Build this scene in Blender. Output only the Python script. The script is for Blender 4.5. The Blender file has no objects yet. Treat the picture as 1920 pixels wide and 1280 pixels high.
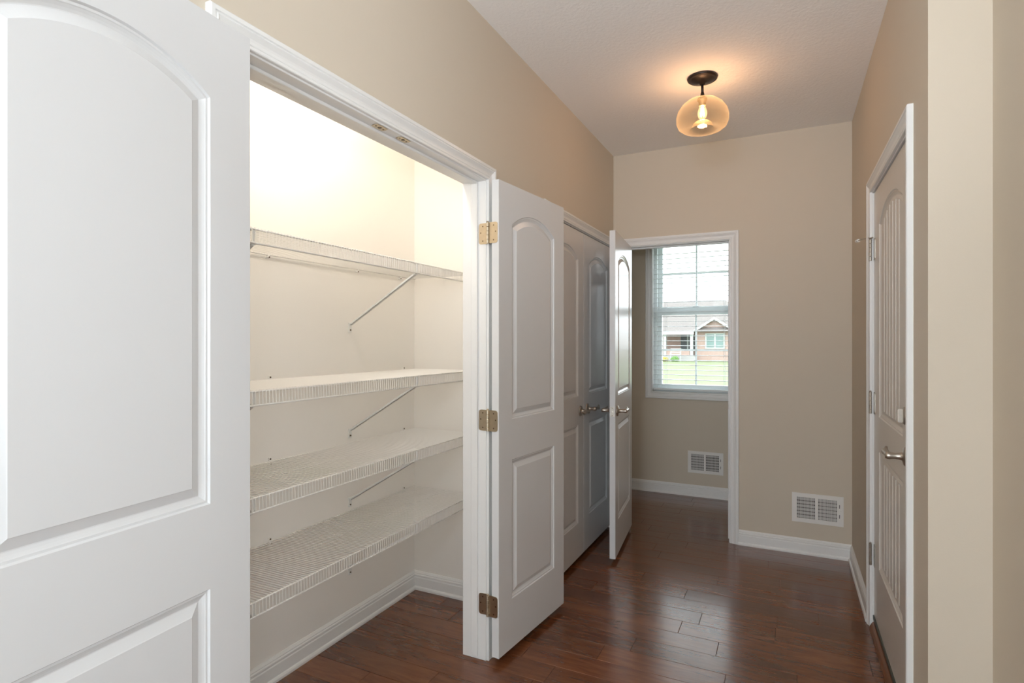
import bpy, bmesh, math, random
from math import radians, sin, cos, pi, atan2, sqrt, tan
from mathutils import Vector, Matrix

random.seed(7)
scene = bpy.context.scene
C = scene.collection

# ------------------------------------------------------------------ camera
CAM_H = 1.36
cam_data = bpy.data.cameras.new('camera')
cam_data.sensor_width = 36.0
cam_data.lens = 1053.0 / 1920.0 * 36.0
cam_data.clip_start = 0.02
cam_data.clip_end = 400
cam = bpy.data.objects.new('camera', cam_data)
C.objects.link(cam)
cam.location = (0, 0, CAM_H)
cam.rotation_euler = (radians(90), 0, radians(26.06))
scene.camera = cam

# ------------------------------------------------------------------ world, lights, exposure
SKY = 5.6
world = bpy.data.worlds.new('overcast_sky')
scene.world = world
world.use_nodes = True
wn = world.node_tree
wn.nodes['Background'].inputs[0].default_value = (0.90, 0.95, 1.0, 1)
wn.nodes['Background'].inputs[1].default_value = SKY

def area_light(name, loc, target, sx, sy, power, color):
    ld = bpy.data.lights.new(name, 'AREA')
    ld.shape = 'RECTANGLE'; ld.size = sx; ld.size_y = sy
    ld.energy = power; ld.color = color
    o = bpy.data.objects.new(name, ld); C.objects.link(o)
    o.location = loc
    o.rotation_euler = (Vector(target) - Vector(loc)).to_track_quat('-Z', 'Y').to_euler()
    return o

def point_light(name, loc, r, power, color):
    ld = bpy.data.lights.new(name, 'POINT')
    ld.energy = power; ld.color = color; ld.shadow_soft_size = r
    o = bpy.data.objects.new(name, ld); C.objects.link(o); o.location = loc
    return o

# daylight from the big window of the room behind the photographer
area_light('daylight_rear_window', (-0.32, -2.85, 1.45), (-0.32, 3.0, 1.25), 1.4, 2.0, 20, (0.66, 0.84, 1.0))
# the photographer's flash, just above the camera
area_light('camera_flash', (0.05, -0.12, 1.50), (-0.6, 3.0, 1.4), 0.22, 0.22, 5.0, (0.94, 0.96, 1.0))
# fill light added behind the camera, aimed up to brighten the ceiling
area_light('added_bounce_fill', (-0.20, -1.10, 1.95), (-0.5, 1.3, 2.727), 0.30, 0.30, 17, (0.90, 0.95, 1.0))
# side light added to brighten the left wall but not the right wall end
area_light('added_side_light', (2.42, -1.40, 1.50), (-1.15, 0.2, 1.50), 1.7, 1.7, 25, (0.72, 0.88, 1.0))
# daylight of the small far room's window
por = area_light('far_window_portal', (-0.73, 5.30, 1.588), (-0.73, 3.0, 1.588), 0.72, 1.36, 1, (1, 1, 1))
por.data.cycles.is_portal = True
# extra spot, put in to lift the dark hallway ceiling
sd = bpy.data.lights.new('added_ceiling_spot', 'SPOT'); sd.energy = 68; sd.color = (0.93, 0.96, 1.0); sd.shadow_soft_size = 0.08
sd.spot_size = radians(84); sd.spot_blend = 1.0
so_ = bpy.data.objects.new('added_ceiling_spot', sd); C.objects.link(so_); so_.location = (0.0, 0.0, 1.60)
so_.rotation_euler = (Vector((-.50, 2.0, 2.727)) - Vector(so_.location)).to_track_quat('-Z', 'Y').to_euler()
# warm lamps
point_light('closet_lamp_light', (-1.42, 1.50, 2.58), 0.07, 27, (1.0, 0.90, 0.78))
point_light('pendant_bulb_light', (-0.392, 3.045, 2.545), 0.022, 4.6, (1.0, 0.56, 0.30))

scene.view_settings.view_transform = 'Standard'
scene.view_settings.look = 'None'
scene.view_settings.gamma = 1.0
scene.view_settings.use_curve_mapping = False
scene.view_settings.exposure = 0.0
scene.cycles.max_bounces = 10
scene.cycles.diffuse_bounces = 6
scene.cycles.transparent_max_bounces = 16
scene.cycles.sample_clamp_indirect = 6.0
scene.cycles.use_denoising = True

# ------------------------------------------------------------------ materials
def new_mat(name):
    m = bpy.data.materials.new(name); m.use_nodes = True
    nt = m.node_tree
    return m, nt, nt.nodes['Principled BSDF']

def mat(name, col, rough=0.5, metal=0.0, bump=0.0, bscale=200.0, vary=0.0, vscale=3.0, detail=2.0, spec=0.5):
    m, nt, b = new_mat(name)
    b.inputs['Base Color'].default_value = (*col, 1)
    b.inputs['Roughness'].default_value = rough
    b.inputs['Metallic'].default_value = metal
    b.inputs['Specular IOR Level'].default_value = spec
    tc = nt.nodes.new('ShaderNodeTexCoord')
    if vary > 0:
        n = nt.nodes.new('ShaderNodeTexNoise'); n.inputs['Scale'].default_value = vscale; n.inputs['Detail'].default_value = 3
        nt.links.new(tc.outputs['Object'], n.inputs['Vector'])
        mx = nt.nodes.new('ShaderNodeMix'); mx.data_type = 'RGBA'
        mx.inputs[6].default_value = (*[c * (1 - vary) for c in col], 1)
        mx.inputs[7].default_value = (*[min(1, c * (1 + vary)) for c in col], 1)
        nt.links.new(n.outputs['Fac'], mx.inputs[0]); nt.links.new(mx.outputs[2], b.inputs['Base Color'])
    if bump > 0:
        n2 = nt.nodes.new('ShaderNodeTexNoise'); n2.inputs['Scale'].default_value = bscale; n2.inputs['Detail'].default_value = detail
        nt.links.new(tc.outputs['Object'], n2.inputs['Vector'])
        bp = nt.nodes.new('ShaderNodeBump'); bp.inputs['Strength'].default_value = bump; bp.inputs['Distance'].default_value = 0.002
        nt.links.new(n2.outputs['Fac'], bp.inputs['Height']); nt.links.new(bp.outputs['Normal'], b.inputs['Normal'])
    return m

M = {}
M['wall'] = mat('greige_wall_paint', (0.62, 0.55, 0.452), 0.62, bump=0.08, bscale=260, spec=0.35)
M['closet'] = mat('cream_closet_paint', (0.86, 0.835, 0.79), 0.6, bump=0.06, bscale=260, spec=0.35)
M['ceiling'] = mat('textured_ceiling_paint', (0.90, 0.885, 0.87), 0.85, bump=0.9, bscale=75, detail=4, spec=0.2)
M['trim'] = mat('white_trim_paint', (0.79, 0.79, 0.78), 0.32)
M['door'] = mat('white_door_paint', (0.70, 0.705, 0.71), 0.26)
M['entry'] = mat('entry_door_paint', (0.66, 0.62, 0.57), 0.30)
M['nickel'] = mat('satin_nickel', (0.50, 0.45, 0.39), 0.36, 1.0, vary=0.15, vscale=60)
M['brass'] = mat('champagne_nickel', (0.56, 0.48, 0.36), 0.36, 1.0, vary=0.1, vscale=60)
M['screw'] = mat('screw_metal', (0.16, 0.12, 0.08), 0.35, 1.0)
M['dark'] = mat('dark_gap', (0.02, 0.018, 0.016), 0.7)
M['bronze'] = mat('oil_rubbed_bronze', (0.022, 0.014, 0.011), 0.36, 0.35, vary=0.3, vscale=40)
M['wire'] = mat('white_vinyl_coated_wire', (0.84, 0.83, 0.80), 0.35)
M['brace'] = mat('grey_white_steel', (0.76, 0.76, 0.74), 0.4)
M['vinyl'] = mat('white_window_vinyl', (0.72, 0.76, 0.76), 0.4)
M['blind'] = mat('white_blind_slat', (0.80, 0.83, 0.84), 0.45)
M['vent'] = mat('white_register_enamel', (0.80, 0.78, 0.75), 0.35)
M['blade'] = mat('grey_damper_steel', (0.42, 0.41, 0.40), 0.5)
M['rubber'] = mat('white_rubber', (0.8, 0.8, 0.78), 0.6)
M['sill'] = mat('dark_green_sill', (0.075, 0.085, 0.07), 0.35, 0.4)
M['brick'] = None

def wood_mat(name='dark_hickory_floor', tone=1.0):
    m, nt, b = new_mat(name)
    N, L = nt.nodes.new, nt.links.new
    tc = N('ShaderNodeTexCoord'); oi = N('ShaderNodeObjectInfo')
    # every plank shifts the grain by its own random number
    comb = N('ShaderNodeCombineXYZ')
    mul = N('ShaderNodeMath'); mul.operation = 'MULTIPLY'; mul.inputs[1].default_value = 37.0
    L(oi.outputs['Random'], mul.inputs[0]); L(mul.outputs[0], comb.inputs[2]); L(mul.outputs[0], comb.inputs[0])
    add = N('ShaderNodeVectorMath'); add.operation = 'ADD'
    L(tc.outputs['Object'], add.inputs[0]); L(comb.outputs[0], add.inputs[1])
    mp = N('ShaderNodeMapping'); mp.inputs['Scale'].default_value = (1.6, 11.0, 4.0)
    L(add.outputs[0], mp.inputs['Vector'])
    g = N('ShaderNodeTexNoise'); g.inputs['Scale'].default_value = 3.2; g.inputs['Detail'].default_value = 7; g.inputs['Roughness'].default_value = 0.62
    g.inputs['Distortion'].default_value = 0.7
    L(mp.outputs[0], g.inputs['Vector'])
    mp2 = N('ShaderNodeMapping'); mp2.inputs['Scale'].default_value = (0.9, 3.0, 1.0)
    L(add.outputs[0], mp2.inputs['Vector'])
    g2 = N('ShaderNodeTexNoise'); g2.inputs['Scale'].default_value = 2.0; g2.inputs['Detail'].default_value = 3
    L(mp2.outputs[0], g2.inputs['Vector'])
    mixf = N('ShaderNodeMath'); mixf.operation = 'MULTIPLY_ADD'; mixf.inputs[1].default_value = 0.55
    half = N('ShaderNodeMath'); half.operation = 'MULTIPLY'; half.inputs[1].default_value = 0.45
    L(g2.outputs['Fac'], half.inputs[0]); L(g.outputs['Fac'], mixf.inputs[0]); L(half.outputs[0], mixf.inputs[2])
    cr = N('ShaderNodeValToRGB')
    cr.color_ramp.elements[0].position = 0.34; cr.color_ramp.elements[0].color = (0.070 * tone, 0.0190 * tone, 0.0055 * tone, 1)
    cr.color_ramp.elements[1].position = 0.68; cr.color_ramp.elements[1].color = (0.185 * tone, 0.064 * tone, 0.0215 * tone, 1)
    e = cr.color_ramp.elements.new(0.5); e.color = (0.130 * tone, 0.0405 * tone, 0.0128 * tone, 1)
    L(mixf.outputs[0], cr.inputs[0])
    hs = N('ShaderNodeHueSaturation')
    mr = N('ShaderNodeMapRange'); mr.inputs[3].default_value = 0.80; mr.inputs[4].default_value = 1.20
    L(oi.outputs['Random'], mr.inputs[0]); L(mr.outputs[0], hs.inputs['Value'])
    L(cr.outputs[0], hs.inputs['Color']); L(hs.outputs[0], b.inputs['Base Color'])
    rr = N('ShaderNodeMapRange'); rr.inputs[3].default_value = 0.17; rr.inputs[4].default_value = 0.30
    L(g.outputs['Fac'], rr.inputs[0]); L(rr.outputs[0], b.inputs['Roughness'])
    b.inputs['Specular IOR Level'].default_value = 0.45
    b.inputs['Coat Weight'].default_value = 0.55; b.inputs['Coat Roughness'].default_value = 0.15
    # hand scraped relief
    mp3 = N('ShaderNodeMapping'); mp3.inputs['Scale'].default_value = (5.0, 22.0, 1.0)
    L(add.outputs[0], mp3.inputs['Vector'])
    w = N('ShaderNodeTexNoise'); w.inputs['Scale'].default_value = 1.6; w.inputs['Detail'].default_value = 3
    L(mp3.outputs[0], w.inputs['Vector'])
    mp4 = N('ShaderNodeMapping'); mp4.inputs['Scale'].default_value = (1.4, 0.9, 1.0)
    L(add.outputs[0], mp4.inputs['Vector'])
    patch = N('ShaderNodeTexNoise'); patch.inputs['Scale'].default_value = 2.6; patch.inputs['Detail'].default_value = 1
    L(mp4.outputs[0], patch.inputs['Vector'])
    pr = N('ShaderNodeMapRange'); pr.inputs[1].default_value = 0.60; pr.inputs[2].default_value = 0.72
    L(patch.outputs['Fac'], pr.inputs[0])
    rip = N('ShaderNodeTexNoise'); rip.inputs['Scale'].default_value = 70; rip.inputs['Detail'].default_value = 2; rip.inputs['Distortion'].default_value = 0.8
    L(add.outputs[0], rip.inputs['Vector'])
    rm = N('ShaderNodeMath'); rm.operation = 'MULTIPLY'; L(rip.outputs['Fac'], rm.inputs[0]); L(pr.outputs[0], rm.inputs[1])
    hsum = N('ShaderNodeMath'); hsum.operation = 'MULTIPLY_ADD'; hsum.inputs[1].default_value = 0.55
    L(rm.outputs[0], hsum.inputs[0]); L(w.outputs['Fac'], hsum.inputs[2])
    bp = N('ShaderNodeBump'); bp.inputs['Strength'].default_value = 0.22; bp.inputs['Distance'].default_value = 0.004
    L(hsum.outputs[0], bp.inputs['Height']); L(bp.outputs['Normal'], b.inputs['Normal'])
    return m
M['wood'] = wood_mat(tone=1.15)
M['woodedge'] = mat('threshold_oak', (0.17, 0.062, 0.022), 0.3, vary=0.35, vscale=9)

def thin_glass(name, tint, refl=0.06):
    m, nt, b = new_mat(name)
    nt.nodes.remove(b)
    N, L = nt.nodes.new, nt.links.new
    out = nt.nodes['Material Output']
    t = N('ShaderNodeBsdfTransparent'); t.inputs[0].default_value = (*tint, 1)
    g = N('ShaderNodeBsdfGlossy'); g.inputs['Roughness'].default_value = 0.03
    lw = N('ShaderNodeLayerWeight'); lw.inputs[0].default_value = 0.25
    mr = N('ShaderNodeMapRange'); mr.inputs[3].default_value = refl; mr.inputs[4].default_value = 0.55
    L(lw.outputs['Facing'], mr.inputs[0])
    pw = N('ShaderNodeMath'); pw.operation = 'POWER'; pw.inputs[1].default_value = 1.6
    L(mr.outputs[0], pw.inputs[0])
    mx = N('ShaderNodeMixShader'); L(pw.outputs[0], mx.inputs[0]); L(t.outputs[0], mx.inputs[1]); L(g.outputs[0], mx.inputs[2])
    L(mx.outputs[0], out.inputs[0])
    return m
M['glass'] = thin_glass('clear_window_glass', (0.97, 0.985, 0.98), 0.10)

def shade_glass():
    # seeded amber-tinted lamp glass: mostly clear, a little milky so that the bulb lights it
    m, nt, b = new_mat('seeded_lamp_glass')
    nt.nodes.remove(b)
    N, L = nt.nodes.new, nt.links.new
    out = nt.nodes['Material Output']
    t = N('ShaderNodeBsdfTransparent'); t.inputs[0].default_value = (0.96, 0.90, 0.80, 1)
    tr = N('ShaderNodeBsdfTranslucent'); tr.inputs[0].default_value = (0.95, 0.82, 0.58, 1)
    g = N('ShaderNodeBsdfGlossy'); g.inputs['Roughness'].default_value = 0.05
    lw = N('ShaderNodeLayerWeight'); lw.inputs[0].default_value = 0.35
    mr = N('ShaderNodeMapRange'); mr.inputs[3].default_value = 0.03; mr.inputs[4].default_value = 0.22
    L(lw.outputs['Facing'], mr.inputs[0])
    m1 = N('ShaderNodeMixShader'); L(mr.outputs[0], m1.inputs[0]); L(t.outputs[0], m1.inputs[1]); L(tr.outputs[0], m1.inputs[2])
    m2 = N('ShaderNodeMixShader'); m2.inputs[0].default_value = 0.06; L(m1.outputs[0], m2.inputs[1]); L(g.outputs[0], m2.inputs[2])
    tc = N('ShaderNodeTexCoord'); n = N('ShaderNodeTexNoise'); n.inputs['Scale'].default_value = 90
    L(tc.outputs['Object'], n.inputs['Vector'])
    bp = N('ShaderNodeBump'); bp.inputs['Strength'].default_value = 0.2; bp.inputs['Distance'].default_value = 0.001
    L(n.outputs['Fac'], bp.inputs['Height']); L(bp.outputs['Normal'], g.inputs['Normal'])
    L(m2.outputs[0], out.inputs[0])
    return m
M['shade'] = shade_glass()

def bulb_mat(name, col, strength, clear):
    m, nt, b = new_mat(name)
    nt.nodes.remove(b)
    N, L = nt.nodes.new, nt.links.new
    out = nt.nodes['Material Output']
    t = N('ShaderNodeBsdfTransparent')
    e = N('ShaderNodeEmission'); e.inputs[0].default_value = (*col, 1); e.inputs[1].default_value = strength
    mx = N('ShaderNodeMixShader'); mx.inputs[0].default_value = 1 - clear
    L(t.outputs[0], mx.inputs[1]); L(e.outputs[0], mx.inputs[2]); L(mx.outputs[0], out.inputs[0])
    return m
M['bulb'] = bulb_mat('lit_bulb', (1.0, 0.74, 0.36), 4, 0.82)
M['filament'] = bulb_mat('glowing_filament', (1.0, 0.85, 0.5), 40, 0.0)
M['opal'] = bulb_mat('lit_opal_glass', (1.0, 0.9, 0.72), 5, 0.6)

def brick_mat():
    m, nt, b = new_mat('red_brick_far')
    N, L = nt.nodes.new, nt.links.new
    tc = N('ShaderNodeTexCoord'); mp = N('ShaderNodeMapping'); mp.inputs['Rotation'].default_value = (radians(90), 0, 0)
    L(tc.outputs['Object'], mp.inputs['Vector'])
    br = N('ShaderNodeTexBrick'); br.inputs['Scale'].default_value = 4.0
    br.inputs['Color1'].default_value = (0.43, 0.30, 0.25, 1); br.inputs['Color2'].default_value = (0.38, 0.265, 0.22, 1)
    br.inputs['Mortar'].default_value = (0.30, 0.25, 0.22, 1)
    L(mp.outputs[0], br.inputs['Vector']); L(br.outputs['Color'], b.inputs['Base Color'])
    b.inputs['Roughness'].default_value = 0.85
    return m
M['brick'] = brick_mat()
M['shingle'] = mat('grey_roof_shingles', (0.165, 0.15, 0.138), 0.9, vary=0.18, vscale=6)
M['extwhite'] = mat('exterior_white_trim', (0.46, 0.51, 0.47), 0.6)
M['extglass'] = mat('exterior_window_glass', (0.14, 0.22, 0.20), 0.15)
M['extdoor'] = mat('exterior_dark_door', (0.07, 0.08, 0.08), 0.5)
M['porch'] = mat('porch_concrete', (0.36, 0.35, 0.34), 0.85)
M['lawn'] = mat('lawn_grass', (0.145, 0.175, 0.085), 0.95, vary=0.22, vscale=0.6)
M['leafgreen'] = mat('shrub_leaves', (0.10, 0.20, 0.05), 0.8, vary=0.4, vscale=9)
M['leafyellow'] = mat('yellow_shrub_leaves', (0.32, 0.27, 0.05), 0.8, vary=0.3, vscale=9)

# ------------------------------------------------------------------ helpers
def link(name, me, m, parent=None, smooth=False):
    if m is not None:
        for x in (m if isinstance(m, (list, tuple)) else [m]): me.materials.append(x)
    o = bpy.data.objects.new(name, me); C.objects.link(o)
    if parent is not None: o.parent = parent
    if smooth:
        for p in me.polygons: p.use_smooth = True
    return o

def obj(name, bm, m, parent=None, smooth=False, world=False, kind=None):
    """world=True: the mesh is given in world coordinates and is moved into the parent's frame."""
    if world and parent is not None:
        bm.transform(chain(parent).inverted())
    me = bpy.data.meshes.new(name); bm.to_mesh(me); bm.free()
    o = link(name, me, m, parent, smooth)
    if kind: o['kind'] = kind
    return o

def chain(o):
    mtx = Matrix.Identity(4)
    while o is not None:
        mtx = Matrix.LocRotScale(o.location, o.rotation_euler, o.scale) @ mtx
        o = o.parent
    return mtx

def empty(name, loc=(0, 0, 0), rz=0.0):
    o = bpy.data.objects.new(name, None); C.objects.link(o)
    o.location = loc; o.rotation_euler = (0, 0, rz); o.empty_display_size = 0.1
    return o

def tag(o, label=None, cat=None, group=None, kind=None):
    if label: o['label'] = label
    if cat: o['category'] = cat
    if group: o['group'] = group
    if kind: o['kind'] = kind
    return o

def add_box(bm, x0, x1, y0, y1, z0, z1, mi=0):
    vs = [bm.verts.new((x, y, z)) for z in (z0, z1) for y in (y0, y1) for x in (x0, x1)]
    for f in ((0, 2, 3, 1), (4, 5, 7, 6), (0, 1, 5, 4), (2, 6, 7, 3), (0, 4, 6, 2), (1, 3, 7, 5)):
        fc = bm.faces.new([vs[i] for i in f]); fc.material_index = mi
    return vs

def box(x0, x1, y0, y1, z0, z1, bevel=0.0):
    bm = bmesh.new(); add_box(bm, min(x0, x1), max(x0, x1), min(y0, y1), max(y0, y1), min(z0, z1), max(z0, z1))
    if bevel: bmesh.ops.bevel(bm, geom=bm.edges[:], offset=bevel, segments=1, affect='EDGES')
    return bm

def add_tube(bm, pts, radii, seg=8, cap=True, mi=0):
    pts = [Vector(p) for p in pts]
    if not isinstance(radii, (list, tuple)): radii = [radii] * len(pts)
    rings = []
    ref = None
    for i, p in enumerate(pts):
        d = (pts[min(i + 1, len(pts) - 1)] - pts[max(i - 1, 0)]).normalized()
        if ref is None:
            ref = Vector((0, 0, 1)) if abs(d.z) < 0.9 else Vector((1, 0, 0))
        u = d.cross(ref).normalized(); v = u.cross(d).normalized(); ref = v
        rings.append([bm.verts.new(p + (u * cos(2 * pi * k / seg) + v * sin(2 * pi * k / seg)) * radii[i]) for k in range(seg)])
    for a, b in zip(rings, rings[1:]):
        for k in range(seg):
            f = bm.faces.new((a[k], a[(k + 1) % seg], b[(k + 1) % seg], b[k])); f.material_index = mi
    if cap:
        bm.faces.new(rings[0][::-1]).material_index = mi; bm.faces.new(rings[-1]).material_index = mi

def add_lathe(bm, prof, centre=(0, 0, 0), axis='Z', seg=24, mi=0):
    """prof: list of (radius, height) along the axis"""
    c = Vector(centre); rings = []
    def pt(r, h, a):
        if axis == 'Z': return c + Vector((r * cos(a), r * sin(a), h))
        if axis == 'Y': return c + Vector((r * cos(a), h, r * sin(a)))
        return c + Vector((h, r * cos(a), r * sin(a)))
    for r, h in prof:
        rings.append([bm.verts.new(pt(max(r, 0), h, 2 * pi * k / seg)) for k in range(seg)] if r > 1e-6 else [bm.verts.new(pt(0, h, 0))])
    for a, b in zip(rings, rings[1:]):
        for k in range(seg):
            k2 = (k + 1) % seg
            if len(a) == 1 and len(b) == 1: continue
            if len(a) == 1: vs = (a[0], b[k], b[k2])
            elif len(b) == 1: vs = (a[k], b[0], a[k2])
            else: vs = (a[k], b[k], b[k2], a[k2])
            bm.faces.new(vs).material_index = mi

def sweep_boards(name, profile, path, normal, outward, m, parent, closed=False):
    """One board per segment of a flat path, mitred at the corners.
    profile (o, h): o away from the path along `outward`, h out of the wall along `normal`."""
    path = [Vector(p) for p in path]; n = Vector(normal).normalized(); outward = [Vector(v) for v in outward]
    k = len(path); segs = k if closed else k - 1
    def miter(i):
        if closed: a, b = outward[(i - 1) % segs], outward[i % segs]
        else:
            a = outward[i - 1] if i > 0 else None; b = outward[i] if i < segs else None
            if a is None: return b
            if b is None: return a
        return (a + b) / (1 + a.dot(b))
    out = []
    for s in range(segs):
        bm = bmesh.new(); rings = []
        for i in (s, s + 1):
            p = path[i % k]; mv = miter(i % k if closed else i)
            rings.append([bm.verts.new(p + mv * o + n * h) for o, h in profile])
        q = len(profile)
        for j in range(q):
            bm.faces.new((rings[0][j], rings[0][(j + 1) % q], rings[1][(j + 1) % q], rings[1][j]))
        bm.faces.new(rings[0][::-1]); bm.faces.new(rings[1])
        bmesh.ops.recalc_face_normals(bm, faces=bm.faces[:])
        out.append(obj(name, bm, m, parent))
    return out

CASING = [(0, 0), (0, .009), (.002, .011), (.007, .011), (.009, .0092), (.011, .0080), (.013, .0098), (.020, .0100), (.026, .0112), (.032, .0145),
          (.038, .0180), (.041, .0152), (.043, .0152), (.045, .0185), (.054, .0188), (.057, .0160), (.057, 0)]
BASE = [(0, 0), (.022, 0), (.022, .010), (.019, .016), (.014, .019), (.0135, .064), (.0105, .069), (.0125, .072), (.0125, .079),
        (.008, .084), (.0095, .087), (.006, .093), (.003, .098), (0, .098)]

def baseboard(name, p0, p1, normal, label, end0=0.0, end1=0.0):
    """end: how far the board's face is cut back at its ends for an inner mitre (1) or run on for an outer one (-1)"""
    p0, p1, n = Vector(p0), Vector(p1), Vector(normal)
    d = (p1 - p0).normalized()
    bm = bmesh.new(); rings = []
    for p, e, s in ((p0, end0, 1), (p1, end1, -1)):
        rings.append([bm.verts.new(p + n * t + d * (s * e * t) + Vector((0, 0, z))) for t, z in BASE])
    q = len(BASE)
    for j in range(q):
        bm.faces.new((rings[0][j], rings[0][(j + 1) % q], rings[1][(j + 1) % q], rings[1][j]))
    bm.faces.new(rings[0][::-1]); bm.faces.new(rings[1])
    bmesh.ops.recalc_face_normals(bm, faces=bm.faces[:])
    return tag(obj(name, bm, M['trim']), label, 'baseboard', kind='structure')

H = 2.727            # ceiling height
XL, XR = -1.15, 0.365
YB, YB2 = 4.06, 4.175
YF = 5.15
XLB = -1.265         # closet side of the left wall
XC = -1.85           # closet back wall
YC = 2.555           # closet end wall

# ------------------------------------------------------------------ room shell
def wall(name, boxes, m, label):
    bm = bmesh.new()
    for b in boxes: add_box(bm, *b)
    return tag(obj(name, bm, m), label, 'wall', kind='structure')

O1 = (0.876, 2.100); O2 = (2.773, 4.005)
HZ = 2.045           # door head (jamb face)
J = 0.018            # jamb thickness
wall('wall_left', [(XLB, XL, -3.0, O1[0] - J, 0, H), (XLB, XL, O1[0] - J, O1[1] + J, HZ + J, H), (XLB, XL, O1[1] + J, O2[0] - J, 0, H),
                   (XLB, XL, O2[0] - J, O2[1] + J, HZ + J, H), (XLB, XL, O2[1] + J, YB, 0, H)], M['wall'],
     'long beige left wall of the hallway with two closet openings')
OB = (-1.050, -0.350)
wall('wall_back', [(XC, OB[0] - J, YB, YB2, 0, H), (OB[0] - J, OB[1] + J, YB, YB2, HZ + J, H), (OB[1] + J, 0.72, YB, YB2, 0, H)], M['wall'],
     'beige end wall of the hallway with an open doorway')
OR = (2.245, 3.140); HZR = 2.062
wall('wall_right', [(XR, 0.511, 1.975, OR[0] - J, 0, H), (XR, 0.511, OR[0] - J, OR[1] + J, HZR + J, H), (XR, 0.511, OR[1] + J, YB, 0, H)], M['wall'],
     'beige right wall around the entry door, ending in a pale corner')
wall('wall_right_near', [(0.511, 0.63, 0.2, 1.975, 0, H)], M['wall'], 'narrow strip of beige wall at the right edge of the photo')
wall('wall_far', [(-1.95, -1.108, YF, YF + .14, 0, H), (-1.108, -0.352, YF, YF + .14, 0, 0.897), (-1.108, -0.352, YF, YF + .14, 2.28, H),
                  (-0.352, 0.95, YF, YF + .14, 0, H)], M['wall'], 'beige wall with the window in the small room beyond the doorway')
wall('wall_far_left', [(-1.95, -1.85, YB2, YF, 0, H)], M['wall'], 'left wall of the small far room')
wall('wall_far_right', [(0.85, 0.95, YB2, YF, 0, H)], M['wall'], 'right wall of the small far room')
wall('wall_closet_back', [(XC - .1, XC, 0.40, YC + .1, 0, H)], M['closet'], 'cream back wall of the shelved closet')
wall('wall_closet_end', [(XC, XLB, YC, YC + .1, 0, H)], M['closet'], 'cream end wall of the shelved closet, behind the shelf ends')
wall('wall_closet_near', [(XC, XLB, 0.40, 0.50, 0, H)], M['closet'], 'near end wall of the shelved closet')
# closet side of the hallway wall is painted cream too
wall('wall_closet_front', [(XLB - .004, XLB, 0.50, O1[0] - J, 0, H), (XLB - .004, XLB, O1[0] - J, O1[1] + J, HZ + J, H), (XLB - .004, XLB, O1[1] + J, YC, 0, H)],
     M['closet'], 'closet side of the hallway wall, painted cream')
wall('wall_second_closet', [(XC - .1, XC, YC + .1, YB, 0, H)], M['closet'], 'back wall of the closed second closet')
wall('wall_rear', [(XL, -1.02, -3.1, -3.0, 0, H), (0.38, 2.6, -3.1, -3.0, 0, H), (-1.02, 0.38, -3.1, -3.0, 0, 0.4), (-1.02, 0.38, -3.1, -3.0, 2.5, H)],
     M['wall'], 'wall with the large window behind the photographer')
wall('wall_rear_right', [(2.5, 2.6, -3.0, -2.3, 0, H), (2.5, 2.6, -0.5, 0.3, 0, H), (2.5, 2.6, -2.3, -0.5, 0, .6), (2.5, 2.6, -2.3, -0.5, 2.4, H), (0.63, 2.6, 0.2, 0.3, 0, H)], M['wall'], 'side wall of the room behind the photographer')

bm = box(XC - .1, 2.6, -3.1, YF + .14, H, H + .1)
tag(obj('ceiling', bm, M['ceiling']), 'white orange-peel textured ceiling of the hallway', 'ceiling', kind='structure')

# floor: a base slab with every plank a piece of its own on it
floor = obj('floor', box(XC - .1, 2.6, -3.1, YF + .14, -.12, -.006), M['woodedge'])
tag(floor, 'dark brown hand-scraped hardwood plank floor', 'floor', kind='structure')
sub = obj('floorboards_behind_camera', box(XC, 2.5, -3.0, 0.945, -.006, 0), M['wood'], floor)
sub['kind'] = 'stuff'
known = {4: [-.352], 0: [-.38, -.047], 1: [-.962], -4: [-.732, -.223], 2: [.142], -1: [.316], 5: [-.032], 6: [-.73], -3: [.038], 16: [-.701], -6: [-.871],
         3: [-.75], 7: [-.10], 8: [-.6]}
PW = 0.125
plank_n = 0
for k in range(-15, 19):
    y0 = 2.82 + PW * k; y1 = min(y0 + PW, YF)
    if y0 < 2.68: xa, xb = XC, 0.52
    elif y0 < YB2 - .13: xa, xb = XL - 0.05, 0.43
    else: xa, xb = -1.85, 0.85
    if y0 < YC < y1: xa = XC
    if y0 < 1.97: xb = 0.52
    cuts = sorted(known.get(k, []))
    rnd = random.Random(100 + k)
    if not cuts: cuts = [xa + rnd.uniform(0.25, 1.0)]
    x = cuts[0]
    while x - xa > 0.9:
        x -= rnd.uniform(0.55, 1.1)
        if x - xa > 0.15: cuts.append(x)
    x = max(cuts)
    while xb - x > 1.2:
        x += rnd.uniform(0.6, 1.15)
        if xb - x > 0.15: cuts.append(x)
    cuts = sorted(c for c in cuts if xa + .08 < c < xb - .08)
    ends = [xa] + cuts + [xb]
    for a, b in zip(ends, ends[1:]):
        g = 0.0005
        L_ = b - a
        bm = bmesh.new()
        cx, cy = (a + b) / 2, (y0 + y1) / 2
        hx, hy = L_ / 2 - g, (y1 - y0) / 2 - g
        add_box(bm, -hx, hx, -hy, hy, -.006, rnd.uniform(-.0004, 0.0))
        top = [e for e in bm.edges if all(v.co.z > -.003 for v in e.verts)]
        bmesh.ops.bevel(bm, geom=top, offset=0.0011, segments=1, affect='EDGES')
        o = obj('plank', bm, M['wood'], floor)
        o.location = (cx, cy, 0)
        plank_n += 1

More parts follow.
